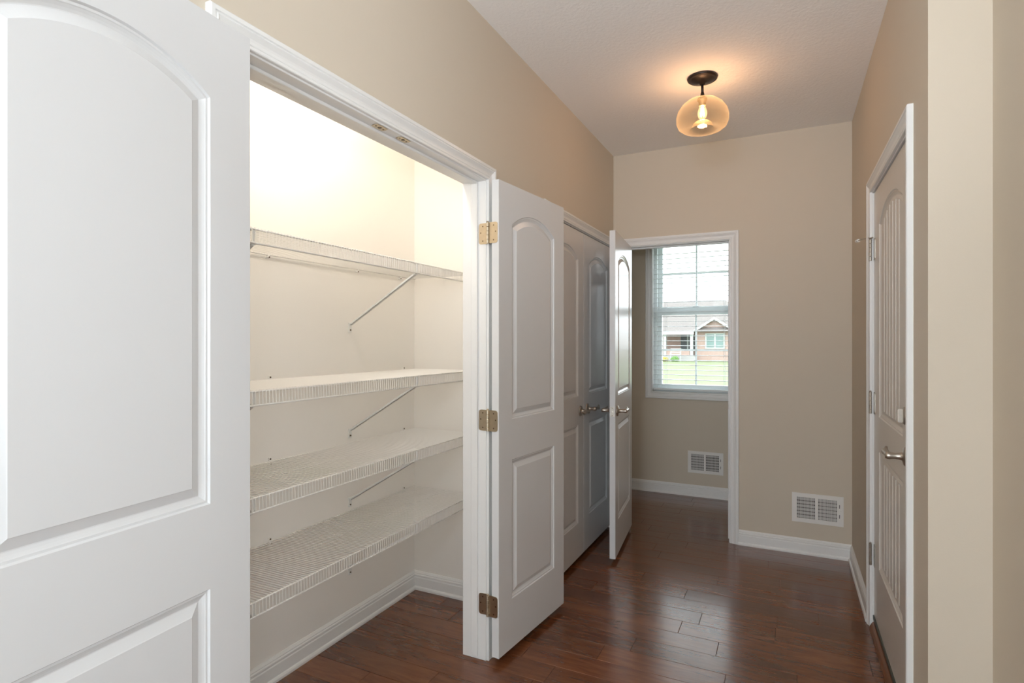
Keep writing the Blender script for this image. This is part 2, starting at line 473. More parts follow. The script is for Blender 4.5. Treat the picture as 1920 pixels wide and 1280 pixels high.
# baseboards
baseboard('baseboard_back', (-0.293, YB, 0), (XR, YB, 0), (0, -1, 0), 'white baseboard of the end wall, right of the doorway', 0, 1)
baseboard('baseboard_right', (XR, YB, 0), (XR, 3.203, 0), (-1, 0, 0), 'white baseboard on the right wall beyond the entry door', 1, 0)
baseboard('baseboard_right_near', (XR, 2.182, 0), (XR, 1.975, 0), (-1, 0, 0), 'white baseboard on the right wall before the entry door', 0, -1)
baseboard('baseboard_left', (XL, 2.163, 0), (XL, 2.712, 0), (1, 0, 0), 'white baseboard between the two closets')
baseboard('baseboard_far', (-1.85, YF, 0), (0.85, YF, 0), (0, -1, 0), 'white baseboard under the window of the far room')
baseboard('baseboard_closet_back', (XC, 0.50, 0), (XC, YC, 0), (1, 0, 0), 'white baseboard along the closet back wall', 1, 1)
baseboard('baseboard_closet_end', (XC, YC, 0), (XLB, YC, 0), (0, -1, 0), 'white baseboard on the closet end wall', 1, 0)

# ------------------------------------------------------------------ door frames
def frame(name, label, axis, wall_face, back_face, a, b, hz, nrm, stop, legs=(0, 1), reveal=.005):
    """axis 'y': opening runs along y in a wall facing +-x ; axis 'x': along x in a wall facing -y"""
    t = empty(name); tag(t, label, 'door frame', kind='structure')
    def P(s, d, z): return Vector((d, s, z)) if axis == 'y' else Vector((s, d, z))
    def bx(nm, s0, s1, d0, d1, z0, z1, bev=0.0008):
        p, q = P(s0, d0, z0), P(s1, d1, z1)
        return obj(nm, box(p.x, q.x, p.y, q.y, p.z, q.z, bev), M['trim'], t)
    bx('jamb', a - J, a, back_face, wall_face, 0, hz + J)
    bx('jamb', b, b + J, back_face, wall_face, 0, hz + J)
    bx('jamb', a, b, back_face, wall_face, hz, hz + J)
    s0, s1 = stop
    bx('door_stop', a, a + .010, s0, s1, 0.012, hz, .002); bx('door_stop', b - .010, b, s0, s1, 0.012, hz, .002)
    bx('door_stop', a + .010, b - .010, s0, s1, hz - .010, hz, .002)
    # casing on the hallway side
    r = reveal
    pth = [P(a - r, wall_face, 0), P(a - r, wall_face, hz + r), P(b + r, wall_face, hz + r), P(b + r, wall_face, 0)]
    sa = P(-1, 0, 0); sb = P(1, 0, 0)
    sweep_boards('casing_board', CASING, pth, nrm, [sa, Vector((0, 0, 1)), sb], M['trim'], t)
    return t

trim1 = frame('trim_1', 'white moulded casing and jamb around the open shelved closet', 'y', XL, XLB, O1[0], O1[1], HZ, (1, 0, 0), (-1.219, -1.188))
trim2 = frame('trim_2', 'white casing around the closed double closet doors', 'y', XL, XLB, O2[0], O2[1], HZ, (1, 0, 0), (-1.222, -1.191))
trim3 = frame('trim_3', 'white casing and jamb of the doorway in the end wall', 'x', YB, YB2, OB[0], OB[1], HZ, (0, -1, 0), (4.100, 4.132))
trim4 = frame('trim_4', 'white casing around the entry door on the right wall', 'y', XR, 0.511, OR[0], OR[1], HZR, (-1, 0, 0), (0.416, 0.446))
# strike plates of the ball catches in the closet head, and of the latch in the far doorway
for yc in (1.426, 1.548):
    bm = bmesh.new()
    bmesh.ops.create_circle(bm, cap_ends=True, radius=1, segments=8)
    for v in bm.verts:
        a = atan2(v.co.y, v.co.x); v.co = Vector((-1.168 + .014 * max(-1, min(1, 1.25 * cos(a))), yc + .028 * max(-1, min(1, 1.25 * sin(a))), HZ - .0006))
    r = bmesh.ops.extrude_face_region(bm, geom=bm.faces[:])
    for v in r['geom']:
        if isinstance(v, bmesh.types.BMVert): v.co.z -= .0018
    add_lathe(bm, [(.0, -.0035), (.006, -.0035), (.0075, -.002)], (-1.168, yc, HZ), 'Z', 12, 1)
    for dy in (-.018, .018): add_lathe(bm, [(.0, -.0032), (.003, -.0032), (.0034, -.0024)], (-1.168, yc + dy, HZ), 'Z', 8, 1)
    bmesh.ops.recalc_face_normals(bm, faces=bm.faces[:])
    tag(obj('strike_plate', bm, [M['brass'], M['screw']], trim1), 'brass ball-catch strike plate')
bm = box(-.3535, -.3497, 4.063, 4.092, .90, .957, .001)
add_box(bm, -.3542, -.3496, 4.070, 4.086, .915, .942, 1)
obj('strike_plate', bm, [M['nickel'], M['dark']], trim3)

# ------------------------------------------------------------------ doors
def offset_loop(pts, d):
    n = len(pts); out = []
    for i in range(n):
        a, b, c = pts[i - 1], pts[i], pts[(i + 1) % n]
        e1 = (b - a).normalized(); e2 = (c - b).normalized()
        n1 = Vector((-e1.y, e1.x)); n2 = Vector((-e2.y, e2.x))
        out.append(b + (n1 + n2) * (d / (1 + n1.dot(n2))))
    return out

def arch_loop(x0, x1, z0, zs, rise, n=18):
    pts = [Vector((x0, z0)), Vector((x1, z0))]
    if rise <= 0: return pts + [Vector((x1, zs)), Vector((x0, zs))]
    w = (x1 - x0) / 2; R = (w * w + rise * rise) / (2 * rise); cx = (x0 + x1) / 2; cz = zs + rise - R
    a0 = math.asin(w / R)
    for i in range(n + 1):
        a = a0 - 2 * a0 * i / n
        pts.append(Vector((cx + R * sin(a), cz + R * cos(a))))
    return pts

def bridge(bm, A, B):
    n = len(A)
    for i in range(n): bm.faces.new((A[i], A[(i + 1) % n], B[(i + 1) % n], B[i]))

RINGS = [(.003, .0045), (.0075, .0045), (.009, .0058), (.014, .0085), (.019, .0105)]
def door_slab(W, Hh, T, side, loops, parent, m, z0=0.0):
    """leaf from x 0..W, z z0..z0+Hh, thickness toward side*y; both faces moulded"""
    bm = bmesh.new()
    ends = []
    rims = []
    for face, ys in ((0, 0.0), (1, side * T)):
        inw = side if face == 0 else -side
        rect = [bm.verts.new((x, ys, z)) for x, z in ((0, z0), (W, z0), (W, z0 + Hh), (0, z0 + Hh))]
        rims.append(rect)
        edges = [bm.edges.new((rect[i], rect[(i + 1) % 4])) for i in range(4)]
        firsts = []
        for lp in loops:
            vs = [bm.verts.new((p.x, ys, p.y)) for p in lp]
            firsts.append(vs)
            edges += [bm.edges.new((vs[i], vs[(i + 1) % len(vs)])) for i in range(len(vs))]
        bmesh.ops.triangle_fill(bm, edges=edges, use_beauty=True, use_dissolve=False)
        for lp, vs in zip(loops, firsts):
            prev = vs
            for o_, dep in RINGS:
                cur = [bm.verts.new((p.x, ys + inw * dep, p.y)) for p in offset_loop(lp, o_)]
                bridge(bm, prev, cur); prev = cur
    for i in range(4): bm.faces.new((rims[0][i], rims[0][(i + 1) % 4], rims[1][(i + 1) % 4], rims[1][i]))
    bmesh.ops.recalc_face_normals(bm, faces=bm.faces[:])
    return obj('door_slab', bm, m, parent)

def raised_panel(T, side, lp, parent, m, flat=False, beads=0):
    bm = bmesh.new(); rings = []
    prof = [(.019, .0105), (.021, .0105), (.040, .0022), (.0415, .0012)] if not flat else [(.019, .0105), (.024, .0105), (.034, .0065), (.036, .0065)]
    for o_, dep in prof: rings.append([bm.verts.new((p.x, side * dep, p.y)) for p in offset_loop(lp, o_)])
    back = []
    for o_, dep in prof[::-1]: back.append([bm.verts.new((p.x, side * (T - dep), p.y)) for p in offset_loop(lp, o_)])
    for a, b in zip(rings, rings[1:]): bridge(bm, a, b)
    for a, b in zip(back, back[1:]): bridge(bm, a, b)
    bridge(bm, back[-1], rings[0])
    bm.faces.new(rings[-1]); bm.faces.new(back[0][::-1])
    if beads:
        inner = offset_loop(lp, .038)
        xs = [p.x for p in inner]; x0, x1 = min(xs), max(xs)
        for i in range(1, beads + 1):
            x = x0 + (x1 - x0) * i / (beads + 1)
            zs = []
            for j in range(len(inner)):
                a, b = inner[j], inner[(j + 1) % len(inner)]
                if (a.x - x) * (b.x - x) < 0: zs.append(a.y + (b.y - a.y) * (x - a.x) / (b.x - a.x))
            add_box(bm, x - .0019, x + .0019, min(side * .0068, side * .0048), max(side * .0068, side * .0048), min(zs), max(zs))
    bmesh.ops.recalc_face_normals(bm, faces=bm.faces[:])
    return obj('raised_panel', bm, m, parent)

def std_loops(W, st=0.103):
    return [arch_loop(st, W - st, .213, .817, 0), arch_loop(st, W - st, .993, 1.836, .064)]

def make_door(name, label, loc, rz, W, side, loops, Hh=2.010, T=.035, m=None, **kw):
    m = m or M['door']
    t = empty(name, loc, rz); tag(t, label, 'door', kind='structure')
    door_slab(W, Hh, T, side, loops, t, m)
    for lp in loops: raised_panel(T, side, lp, t, m, **kw)
    return t

def hinge(parent, zc, barrel, leafplate, jambplate, m, hgt=.089):
    """world-coordinate hinge: barrel (x, y); plates as (x0, y0, x1, y1) thin vertical sheets"""
    bm = bmesh.new()
    n = 5
    for i in range(n):
        z0 = zc - hgt / 2 + hgt * i / n; z1 = z0 + hgt / n - .0012
        add_lathe(bm, [(0, z0), (.0056, z0), (.0062, z0 + .0008), (.0062, z1 - .0008), (.0056, z1), (0, z1)], (barrel[0], barrel[1], 0), 'Z', 12)
    add_lathe(bm, [(0, zc + hgt / 2), (.0045, zc + hgt / 2), (.0055, zc + hgt / 2 + .003), (.003, zc + hgt / 2 + .006), (0, zc + hgt / 2 + .0065)], (barrel[0], barrel[1], 0), 'Z', 10)
    for x0, y0, x1, y1 in (leafplate, jambplate):
        a = Vector((x0, y0, 0)); b = Vector((x1, y1, 0)); d = (b - a); L = d.length; d.normalize()
        nrm = Vector((d.y, -d.x, 0))
        # round-cornered plate: outline in (s, z)
        out = [(0, -hgt / 2), (L - .011, -hgt / 2)]
        for k in range(1, 5):
            an = -pi / 2 + pi / 2 * k / 4; out.append((L - .011 + .011 * cos(an), -hgt / 2 + .011 + .011 * sin(an)))
        for k in range(0, 5):
            an = pi / 2 * k / 4; out.append((L - .011 + .011 * cos(an), hgt / 2 - .011 + .011 * sin(an)))
        out.append((0, hgt / 2))
        for sgn in (1,):
            f0 = [bm.verts.new(a + d * s + nrm * .0011 + Vector((0, 0, zc + z))) for s, z in out]
            f1 = [bm.verts.new(a + d * s - nrm * .0011 + Vector((0, 0, zc + z))) for s, z in out]
            bm.faces.new(f0); bm.faces.new(f1[::-1]); bridge(bm, f0, f1)
        for s, z in ((L * .55, -.031), (L * .55, .031), (L * .78, 0.004)):
            for q in (1, -1):
                c = a + d * s + nrm * (.0011 * q) + Vector((0, 0, zc + z))
                ring = [bm.verts.new(c + (d * cos(t_) + Vector((0, 0, 1)) * sin(t_)) * .0032 + nrm * (q * .0005)) for t_ in [2 * pi * k / 8 for k in range(8)]]
                bm.faces.new(ring).material_index = 1
    bmesh.ops.recalc_face_normals(bm, faces=bm.faces[:])
    return obj('hinge', bm, [m, M['screw']], parent, world=True)

def lever(parent, base, out, along, m=None, drop=0.0, L=.105):
    """base point on the door face, `out` unit vector off the face, `along` unit vector of the lever (all in world)"""
    m = m or M['nickel']
    base, out, along = Vector(base), Vector(out), Vector(along)
    rose_bm = bmesh.new()
    q = out.to_track_quat('Z', 'Y').to_matrix().to_4x4(); q.translation = base
    add_lathe(rose_bm, [(0, 0), (.033, 0), (.033, .004), (.031, .008), (.024, .0105), (.015, .012), (.012, .020), (.0105, .034), (.012, .046), (.0125, .056), (.010, .062), (0, .063)], (0, 0, 0), 'Z', 24)
    rose_bm.transform(q); bmesh.ops.recalc_face_normals(rose_bm, faces=rose_bm.faces[:])
    h = obj('lever_handle', rose_bm, m, parent, smooth=True, world=True)
    bm = bmesh.new()
    c = base + out * .050
    up = Vector((0, 0, 1))
    pts = []; rad = []
    for s, r, dz, do in ((-.010, .008, 0, 0), (0, .0135, 0, 0), (.012, .0115, 0, .001), (.030, .0098, .001, .003), (.055, .0092, .002, .004), (.070, .0100, .001, .003),
                         (.076, .0120, 0, .002), (.080, .0120, 0, .001), (.086, .0075, .001, 0), (.098, .0060, .006, -.004), (.107, .0045, .012, -.006)):
        pts.append(c + along * (s * L / .105) + up * dz + out * do); rad.append(r)
    add_tube(bm, pts, rad, 12)
    bmesh.ops.recalc_face_normals(bm, faces=bm.faces[:])
    o = obj('lever', bm, m, h, smooth=True)
    o.data.transform(chain(parent).inverted())
    return h

# left leaf of the near closet, folded back toward the camera
d1 = make_door('door_1', 'white panelled closet door folded back in the left foreground', (-1.083, 0.875, 0.03), atan2(-.9969, .0785), .597, -1, std_loops(.597))
for z in (1.819, 1.025, .242):
    hinge(d1, z, (-1.137, .871), (-1.135, .8735, -1.092, .8765), (-1.139, .8775, -1.182, .8775), M['brass'])
# right leaf
rz2 = atan2(.594, .064)
d2 = make_door('door_2', 'white two-panel closet door swung open beside its brass hinges', (-1.083, 2.089, 0.03), rz2, .597, 1, std_loops(.597))
for z in (1.819, 1.025, .242):
    hinge(d2, z, (-1.1355, 2.088), (-1.1315, 2.0925, -1.0885, 2.0885), (-1.140, 2.0985, -1.184, 2.0985), M['brass'])
# closed pair
d3 = make_door('door_3', 'closed white closet door, left one of the pair', (-1.152, 2.776, 0.03), radians(90), .610, 1, std_loops(.610))
d4 = make_door('door_4', 'closed white closet door, right one of the pair, next to the end wall', (-1.152, 4.002, 0.03), radians(-90), .610, -1, std_loops(.610))
lever(d3, (-1.152, 3.322, .928), (1, 0, 0), (0, -1, 0))
lever(d4, (-1.152, 3.454, .930), (1, 0, 0), (0, 1, 0))
for d, y in ((d3, 2.773), (d4, 4.0045)):
    for z in (1.819, 1.025, .242):
        hinge(d, z, (-1.143, y), (-1.151, y - .001, -1.185, y - .001), (-1.151, y + .001, -1.185, y + .001), M['brass'])
# open leaf of the far doorway
a5 = radians(5.8)
dir5 = Vector((sin(a5), -cos(a5), 0)); nor5 = Vector((cos(a5), sin(a5), 0))
P5 = Vector((-1.010, 4.045, 0.03))
d5 = make_door('door_5', 'white glossy door standing open toward the hallway, window reflected in it', P5, atan2(dir5.y, dir5.x), .690, -1, std_loops(.690))
bp5 = P5 + dir5 * .625; bp5.z = .930
lever(d5, bp5, nor5, -dir5)
lever(d5, bp5 - nor5 * .035, -nor5, -dir5)
# latch plate on the edge of the open leaf
bm = bmesh.new(); add_box(bm, .6895, .6915, -.030, -.006, .870, .928); add_lathe(bm, [(0, .6915), (.0065, .6915), (.0065, .699), (0, .6995)], (0, -.018, .899), 'X', 10, 0)
for z in (.877, .921): add_lathe(bm, [(0, .692), (.003, .692), (.0032, .6915)], (0, -.018, z), 'X', 8, 1)
bmesh.ops.recalc_face_normals(bm, faces=bm.faces[:])
obj('latch_plate', bm, [M['nickel'], M['screw']], d5)
for z in (1.819, 1.025, .242):
    c = P5 - nor5 * .042
    hinge(d5, z, (c.x, 4.044), (c.x + .004, 4.047, c.x + .032, 4.049), (-1.049, 4.062, -1.049, 4.09), M['nickel'])
# entry door
W6 = .889
L6 = [arch_loop(.150, W6 - .165, .270, .800, 0), arch_loop(.150, W6 - .165, .955, 1.822, .070)]
d6 = make_door('door_6', 'beige-white beadboard-panel entry door with deadbolt on the right wall', (.372, 3.137, .065), radians(-90), W6, 1, L6, Hh=1.992, T=.044, m=M['entry'], flat=True, beads=6)
for i, z in enumerate((1.794, 1.070, .352)):
    hinge(d6, z, (.357, 3.143), (.3705, 3.138, .3705, 3.098), (.3665, 3.146, .3665, 3.160), M['nickel'], .102)
bm = bmesh.new()      # hinge-pin door stop
add_tube(bm, [(.357, 3.143, 1.850), (.354, 3.180, 1.858), (.338, 3.26, 1.866), (.324, 3.315, 1.868)], .0035, 8)
add_tube(bm, [(.357, 3.143, 1.850), (.352, 3.12, 1.846), (.362, 3.10, 1.846)], .003, 6)
add_tube(bm, [(.326, 3.308, 1.868), (.319, 3.332, 1.869)], .008, 10, mi=1)
obj('door_stop', bm, [M['nickel'], M['rubber']], d6, world=True)
lever(d6, (.372, 2.342, .962), (-1, 0, 0), (0, 1, 0), L=.110)
bm = bmesh.new()
q = Vector((-1, 0, 0)).to_track_quat('Z', 'Y').to_matrix().to_4x4(); q.translation = Vector((.372, 2.342, 1.103))
add_lathe(bm, [(0, 0), (.031, 0), (.031, .006), (.028, .010), (.016, .012), (0, .012)], (0, 0, 0), 'Z', 24)
bm.transform(q)
db = obj('deadbolt', bm, M['nickel'], d6, smooth=True, world=True)
bm = bmesh.new(); add_box(bm, .346, .362, 2.336, 2.348, 1.080, 1.126); bmesh.ops.bevel(bm, geom=bm.edges[:], offset=.002, segments=2, affect='EDGES')
o = obj('thumb_turn', bm, M['nickel'], db); o.data.transform(chain(d6).inverted())
# door sweep under the leaf
bm = box(.366, .375, 2.248, 3.137, .050, .068, .001)
obj('door_sweep', bm, M['sill'], d6, world=True)
# threshold
th = empty('trim_5', (0, 0, 0)); tag(th, 'wooden threshold with dark metal sill under the entry door', 'threshold', kind='structure')
bm = bmesh.new()
prof = [(.352, 0), (.354, .012), (.360, .024), (.368, .034), (.400, .036), (.400, 0)]
r0 = [bm.verts.new((x, OR[0], z)) for x, z in prof]; r1 = [bm.verts.new((x, OR[1], z)) for x, z in prof]
bridge(bm, r0, r1); bm.faces.new(r0[::-1]); bm.faces.new(r1); bmesh.ops.recalc_face_normals(bm, faces=bm.faces[:])
obj('wood_nosing', bm, M['woodedge'], th)
obj('metal_sill', box(.371, .500, OR[0], OR[1], .036, .050, .002), M['sill'], th)

# ------------------------------------------------------------------ wire shelves
def wire_shelf(z, label):
    t = empty('wire_shelf', (-1.655, 1.525, z)); tag(t, label, 'shelf', 'wire shelves in the open closet'.replace('wire', 'white wire'))
    y0, y1 = 0.505, 2.550
    xb, xf = -1.846, -1.458
    bm = bmesh.new()
    for x, dz in ((xb + .004, 0), ((xb + xf) / 2, -.0036), (xf, 0), (xf + .002, -.043)):
        add_tube(bm, [(x, y0, z + dz), (x, y1, z + dz)], .0030, 8)
    obj('long_wire', bm, M['wire'], t, world=True, smooth=True)
    bm = bmesh.new()
    n = int((y1 - y0) / .0127)
    for i in range(n + 1):
        y = y0 + .004 + i * .0127
        if y > y1: break
        add_tube(bm, [(xb, y, z + .0022), (xf + .002, y, z + .0036), (xf + .0042, y, z - .002), (xf + .0052, y, z - .044)], .00135, 4, cap=False)
    obj('cross_wire', bm, M['wire'], t, world=True, kind='stuff')
    for yb in (0.62, 1.195, 2.040):
        bm = bmesh.new()
        a = Vector((xf - .006, yb, z - .040)); b = Vector((XC + .010, yb, z - .262))
        d = (b - a).normalized(); n_ = Vector((d.z, 0, -d.x))
        for s in (-1, 1):
            w = .0065
            vs = [a + Vector((0, s * w, 0)) + n_ * .005, a + Vector((0, s * w, 0)) - n_ * .005, b + Vector((0, s * w, 0)) - n_ * .005, b + Vector((0, s * w, 0)) + n_ * .005]
            q1 = [bm.verts.new(v) for v in vs]; q2 = [bm.verts.new(v - Vector((0, s * .0016, 0))) for v in vs]
            bm.faces.new(q1); bm.faces.new(q2[::-1]); bridge(bm, q1, q2)
        vs = [a + Vector((0, -.0065, 0)) - n_ * .005, a + Vector((0, .0065, 0)) - n_ * .005, b + Vector((0, .0065, 0)) - n_ * .005, b + Vector((0, -.0065, 0)) - n_ * .005]
        q1 = [bm.verts.new(v) for v in vs]; q2 = [bm.verts.new(v + n_ * .0016) for v in vs]
        bm.faces.new(q1); bm.faces.new(q2[::-1]); bridge(bm, q1, q2)
        # foot on the wall
        add_box(bm, XC + .0005, XC + .006, yb - .009, yb + .009, z - .300, z - .255)
        # hook round the front lip
        add_tube(bm, [(xf - .010, yb, z - .050), (xf - .006, yb, z - .020), (xf - .008, yb, z + .002), (xf - .020, yb, z + .001)], .0048, 6)
        bmesh.ops.recalc_face_normals(bm, faces=bm.faces[:])
        br = obj('brace', bm, M['brace'], t, world=True)
        bm = bmesh.new(); add_lathe(bm, [(0, .0035), (.0035, .003), (.004, 0)], (XC + .006, yb, z - .289), 'X', 8)
        so = obj('screw', bm, M['screw'], br); so.data.transform(chain(t).inverted())
    for yc in ((.70, 1.14, 1.575, 2.090, 2.42) if z > 1.5 else (.70, 1.14, 1.583, 2.452)):
        bm = bmesh.new()
        add_box(bm, XC + .0005, XC + .007, yc - .006, yc + .006, z - .012, z + .016)
        add_tube(bm, [(XC + .002, yc - .012, z - .014), (XC + .010, yc - .006, z - .008), (XC + .013, yc, z)], .003, 6)
        add_lathe(bm, [(0, .0022), (.0032, .002), (.0036, 0)], (XC + .007, yc, z + .011), 'X', 8, 1)
        add_lathe(bm, [(0, .0022), (.0030, .002), (.0034, 0)], (XC + .007, yc + .003, z - .0085), 'X', 8, 1)
        bmesh.ops.recalc_face_normals(bm, faces=bm.faces[:])
        obj('wall_clip', bm, [M['wire'], M['screw']], t, world=True)
    bm = box(xf - .004, xf + .010, y1 - .003, y1 + .0045, z - .046, z + .008, .001)
    obj('end_bracket', bm, M['wire'], t, world=True)
    return t
wire_shelf(1.703, 'white wire shelf, topmost of the four in the closet')
wire_shelf(1.207, 'white wire shelf, second from the top in the closet')
wire_shelf(0.882, 'white wire shelf, third from the top in the closet')
wire_shelf(0.564, 'white wire shelf, lowest of the four in the closet')

# closet ceiling lamp (above the head of the opening)
cl = empty('closet_ceiling_lamp', (-1.42, 1.50, H)); tag(cl, 'small opal ceiling lamp inside the closet', 'lamp')
bm = bmesh.new(); add_lathe(bm, [(0, 0), (.085, 0), (.085, -.022), (.080, -.026), (0, -.026)], (0, 0, 0), 'Z', 24)
obj('base', bm, M['bronze'], cl, smooth=False)
bm = bmesh.new(); add_lathe(bm, [(.078, -.026), (.100, -.05), (.108, -.085), (.098, -.125), (.06, -.155), (0, -.165)], (0, 0, 0), 'Z', 24)
obj('opal_shade', bm, M['opal'], cl, smooth=True)

# ------------------------------------------------------------------ hall ceiling lamp
lx, ly = -0.392, 3.045
lamp = empty('ceiling_light', (lx, ly, H)); tag(lamp, 'bronze semi-flush ceiling light with a round clear amber glass shade', 'lamp')
bm = bmesh.new(); add_lathe(bm, [(0, 0), (.074, 0), (.076, -.004), (.074, -.011), (.068, -.015), (.064, -.014), (.058, -.018), (.030, -.027), (.014, -.031), (.012, -.040), (0, -.040)], (0, 0, 0), 'Z', 40)
obj('canopy', bm, M['bronze'], lamp, smooth=True)
bm = bmesh.new(); add_tube(bm, [(0, 0, -.036), (0, 0, -.088)], .0066, 12)
add_lathe(bm, [(.0066, -.078), (.0090, -.082), (.0090, -.088), (.0105, -.090), (.0105, -.094), (.016, -.102), (.024, -.110), (0, -.112)], (0, 0, 0), 'Z', 20)
obj('stem', bm, M['bronze'], lamp, smooth=True)
prof = [(.018, -.110), (.045, -.113), (.075, -.124), (.102, -.145), (.122, -.175), (.130, -.205), (.1285, -.232), (.119, -.255), (.100, -.270), (.080, -.274),
        (.062, -.268), (.050, -.254), (.044, -.238), (.030, -.228), (0, -.226)]
bm = bmesh.new(); add_lathe(bm, prof, (0, 0, 0), 'Z', 48)
sh = obj('glass_shade', bm, M['shade'], lamp, smooth=True)
bm = bmesh.new(); add_lathe(bm, [(0, -.111), (.024, -.113), (.026, -.120), (.019, -.126), (.018, -.145), (.0165, -.150), (0, -.150)], (0, 0, 0), 'Z', 20)
obj('socket', bm, mat('lamp_socket', (.35, .26, .14), .4, .6), lamp, smooth=True)
bm = bmesh.new(); add_lathe(bm, [(.012, -.150), (.017, -.160), (.023, -.178), (.024, -.192), (.019, -.208), (.010, -.217), (0, -.220)], (0, 0, 0), 'Z', 20)
bl = obj('bulb', bm, M['bulb'], lamp, smooth=True)
bm = bmesh.new()
for k in range(6):
    a = 2 * pi * k / 6
    add_tube(bm, [(.006 * cos(a), .006 * sin(a), -.158), (.011 * cos(a), .011 * sin(a), -.202)], .0009, 5)
obj('filament', bm, M['filament'], bl)

# ------------------------------------------------------------------ air registers
def register(x0, x1, z0, z1, y, label, openness, n_v=15):
    t = empty('air_register', ((x0 + x1) / 2, y, z0)); tag(t, label, 'vent', 'white air registers low on the walls')
    bm = bmesh.new()
    fr = .026; w = x1 - x0; mid = (x0 + x1) / 2 - .004
    xa, xb2 = x0 + fr + .002, x1 - fr - .010
    def prism(ax0, ax1, az0, az1, th=.006):
        vs = add_box(bm, ax0, ax1, y - th, y - .0003, az0, az1)
    prism(x0, x1, z0, z0 + fr); prism(x0, x1, z1 - fr, z1)
    prism(x0, xa, z0 + fr, z1 - fr); prism(xb2, x1, z0 + fr, z1 - fr); prism(mid - .009, mid + .009, z0 + fr, z1 - fr)
    obj('face_frame', bm, M['vent'], t, world=True)
    bm = box(xa - .002, xb2 + .002, y - .0006, y - .0002, z0 + fr - .002, z1 - fr + .002)
    obj('duct_opening', bm, M['dark'], t, world=True)
    for (a, b, tilt) in ((xa, mid - .009, openness[0]), (mid + .009, xb2, openness[1])):
        bm = bmesh.new()
        for i in range(1, n_v):
            x = a + (b - a) * i / n_v
            add_box(bm, x - .0011, x + .0011, y - .0055, y - .0030, z0 + fr, z1 - fr)
        obj('fin_bank', bm, M['vent'], t, world=True, kind='stuff')
        nb = 6
        hgt = (z1 - z0 - 2 * fr) / nb
        for i in range(nb):
            zc = z0 + fr + hgt * (i + .5)
            bm = bmesh.new()
            hh = hgt * tilt / 2
            v = [bm.verts.new(p) for p in ((a, y - .0026, zc + hh), (b, y - .0026, zc + hh), (b, y - .0008, zc - hh), (a, y - .0008, zc - hh))]
            u = [bm.verts.new(q.co + Vector((0, .0003, 0.0006))) for q in v]
            bm.faces.new(v); bm.faces.new(u[::-1]); bridge(bm, v, u)
            bmesh.ops.recalc_face_normals(bm, faces=bm.faces[:])
            obj('damper_blade', bm, M['blade'], t, world=True)
    bm = bmesh.new()
    zc = (z0 + z1) / 2
    xs = xb2 + .014
    for za in (zc + .020, zc - .042): obj('lever_slot', box(xs - .0018, xs + .0018, y - .0066, y - .006, za, za + .022), M['dark'], t, world=True)
    add_box(bm, xs - .0015, xs + .012, y - .011, y - .006, zc - .004, zc + .005)
    obj('damper_lever', bm, [M['vent'], M['dark']], t, world=True)
    return t
register(0.031, 0.319, .202, .388, YB, 'white air register on the end wall right of the doorway', (.70, .78))
register(-.785, -.490, .205, .396, YF, 'white air register under the window in the far room', (.62, .45))

# ------------------------------------------------------------------ far window
win = empty('window_1', (-.73, YF, .897)); tag(win, 'white double-hung window with muntins in the far room', 'window', kind='structure')
wx0, wx1, wz0, wz1 = -1.108, -.352, .897, 2.280
jw = .012
def wbox(nm, x0, x1, y0, y1, z0, z1, m=M['vinyl'], bev=.002, par=win): return obj(nm, box(x0, x1, y0, y1, z0, z1, bev), m, par, world=True)
# jamb extension
for a in ((wx0, wx0 + jw, YF, YF + .10, wz0, wz1), (wx1 - jw, wx1, YF, YF + .10, wz0, wz1), (wx0 + jw, wx1 - jw, YF, YF + .10, wz0, wz0 + jw), (wx0 + jw, wx1 - jw, YF, YF + .10, wz1 - jw, wz1)):
    wbox('jamb_board', *a, m=M['trim'], bev=.001)
ys = YF + .085
fx0, fx1, fz0, fz1 = wx0 + jw, wx1 - jw, wz0 + jw, wz1 - jw
for a in ((fx0, fx0 + .028, ys - .02, ys + .05, fz0, fz1), (fx1 - .028, fx1, ys - .02, ys + .05, fz0, fz1), (fx0 + .028, fx1 - .028, ys - .02, ys + .05, fz0, fz0 + .022), (fx0 + .028, fx1 - .028, ys - .02, ys + .05, fz1 - .03, fz1)):
    wbox('vinyl_frame', *a)
gx0, gx1 = -1.028, -.432
mx_ = (gx0 + gx1) / 2
def sash(nm, y, z0, z1, gz0, gz1, zmid):
    s = empty(nm, (0, 0, 0)); s.parent = win; s.location = (0, 0, 0)
    def sb(n2, *a, m=M['vinyl'], bev=.002): return obj(n2, box(*a, bev), m, s, world=True)
    sb('stile', fx0 + .028, gx0, y, y + .032, z0, z1); sb('stile', gx1, fx1 - .028, y, y + .032, z0, z1)
    sb('rail', gx0, gx1, y, y + .032, z0, gz0); sb('rail', gx0, gx1, y, y + .032, gz1, z1)
    sb('muntin', mx_ - .008, mx_ + .008, y + .010, y + .022, gz0, gz1, bev=.003)
    for (a, b) in ((gx0, mx_ - .008), (mx_ + .008, gx1)): sb('muntin', a, b, y + .010, y + .022, zmid - .008, zmid + .008, bev=.003)
    for (a, b) in ((gx0, mx_), (mx_, gx1)):
        for (c, d) in ((gz0, zmid), (zmid, gz1)):
            sb('pane', a, b, y + .0150, y + .0165, c, d, m=M['glass'], bev=0)
    return s
sash('upper_sash', ys + .034, 1.630, fz1 - .03, 1.672, 2.235, 1.975)
lo = sash('lower_sash', ys, .931, 1.668, .972, 1.600, 1.283)
obj('sash_lock', box(mx_ - .03, mx_ + .03, ys + .002, ys + .030, 1.668, 1.680, .003), M['vinyl'], lo, world=True)
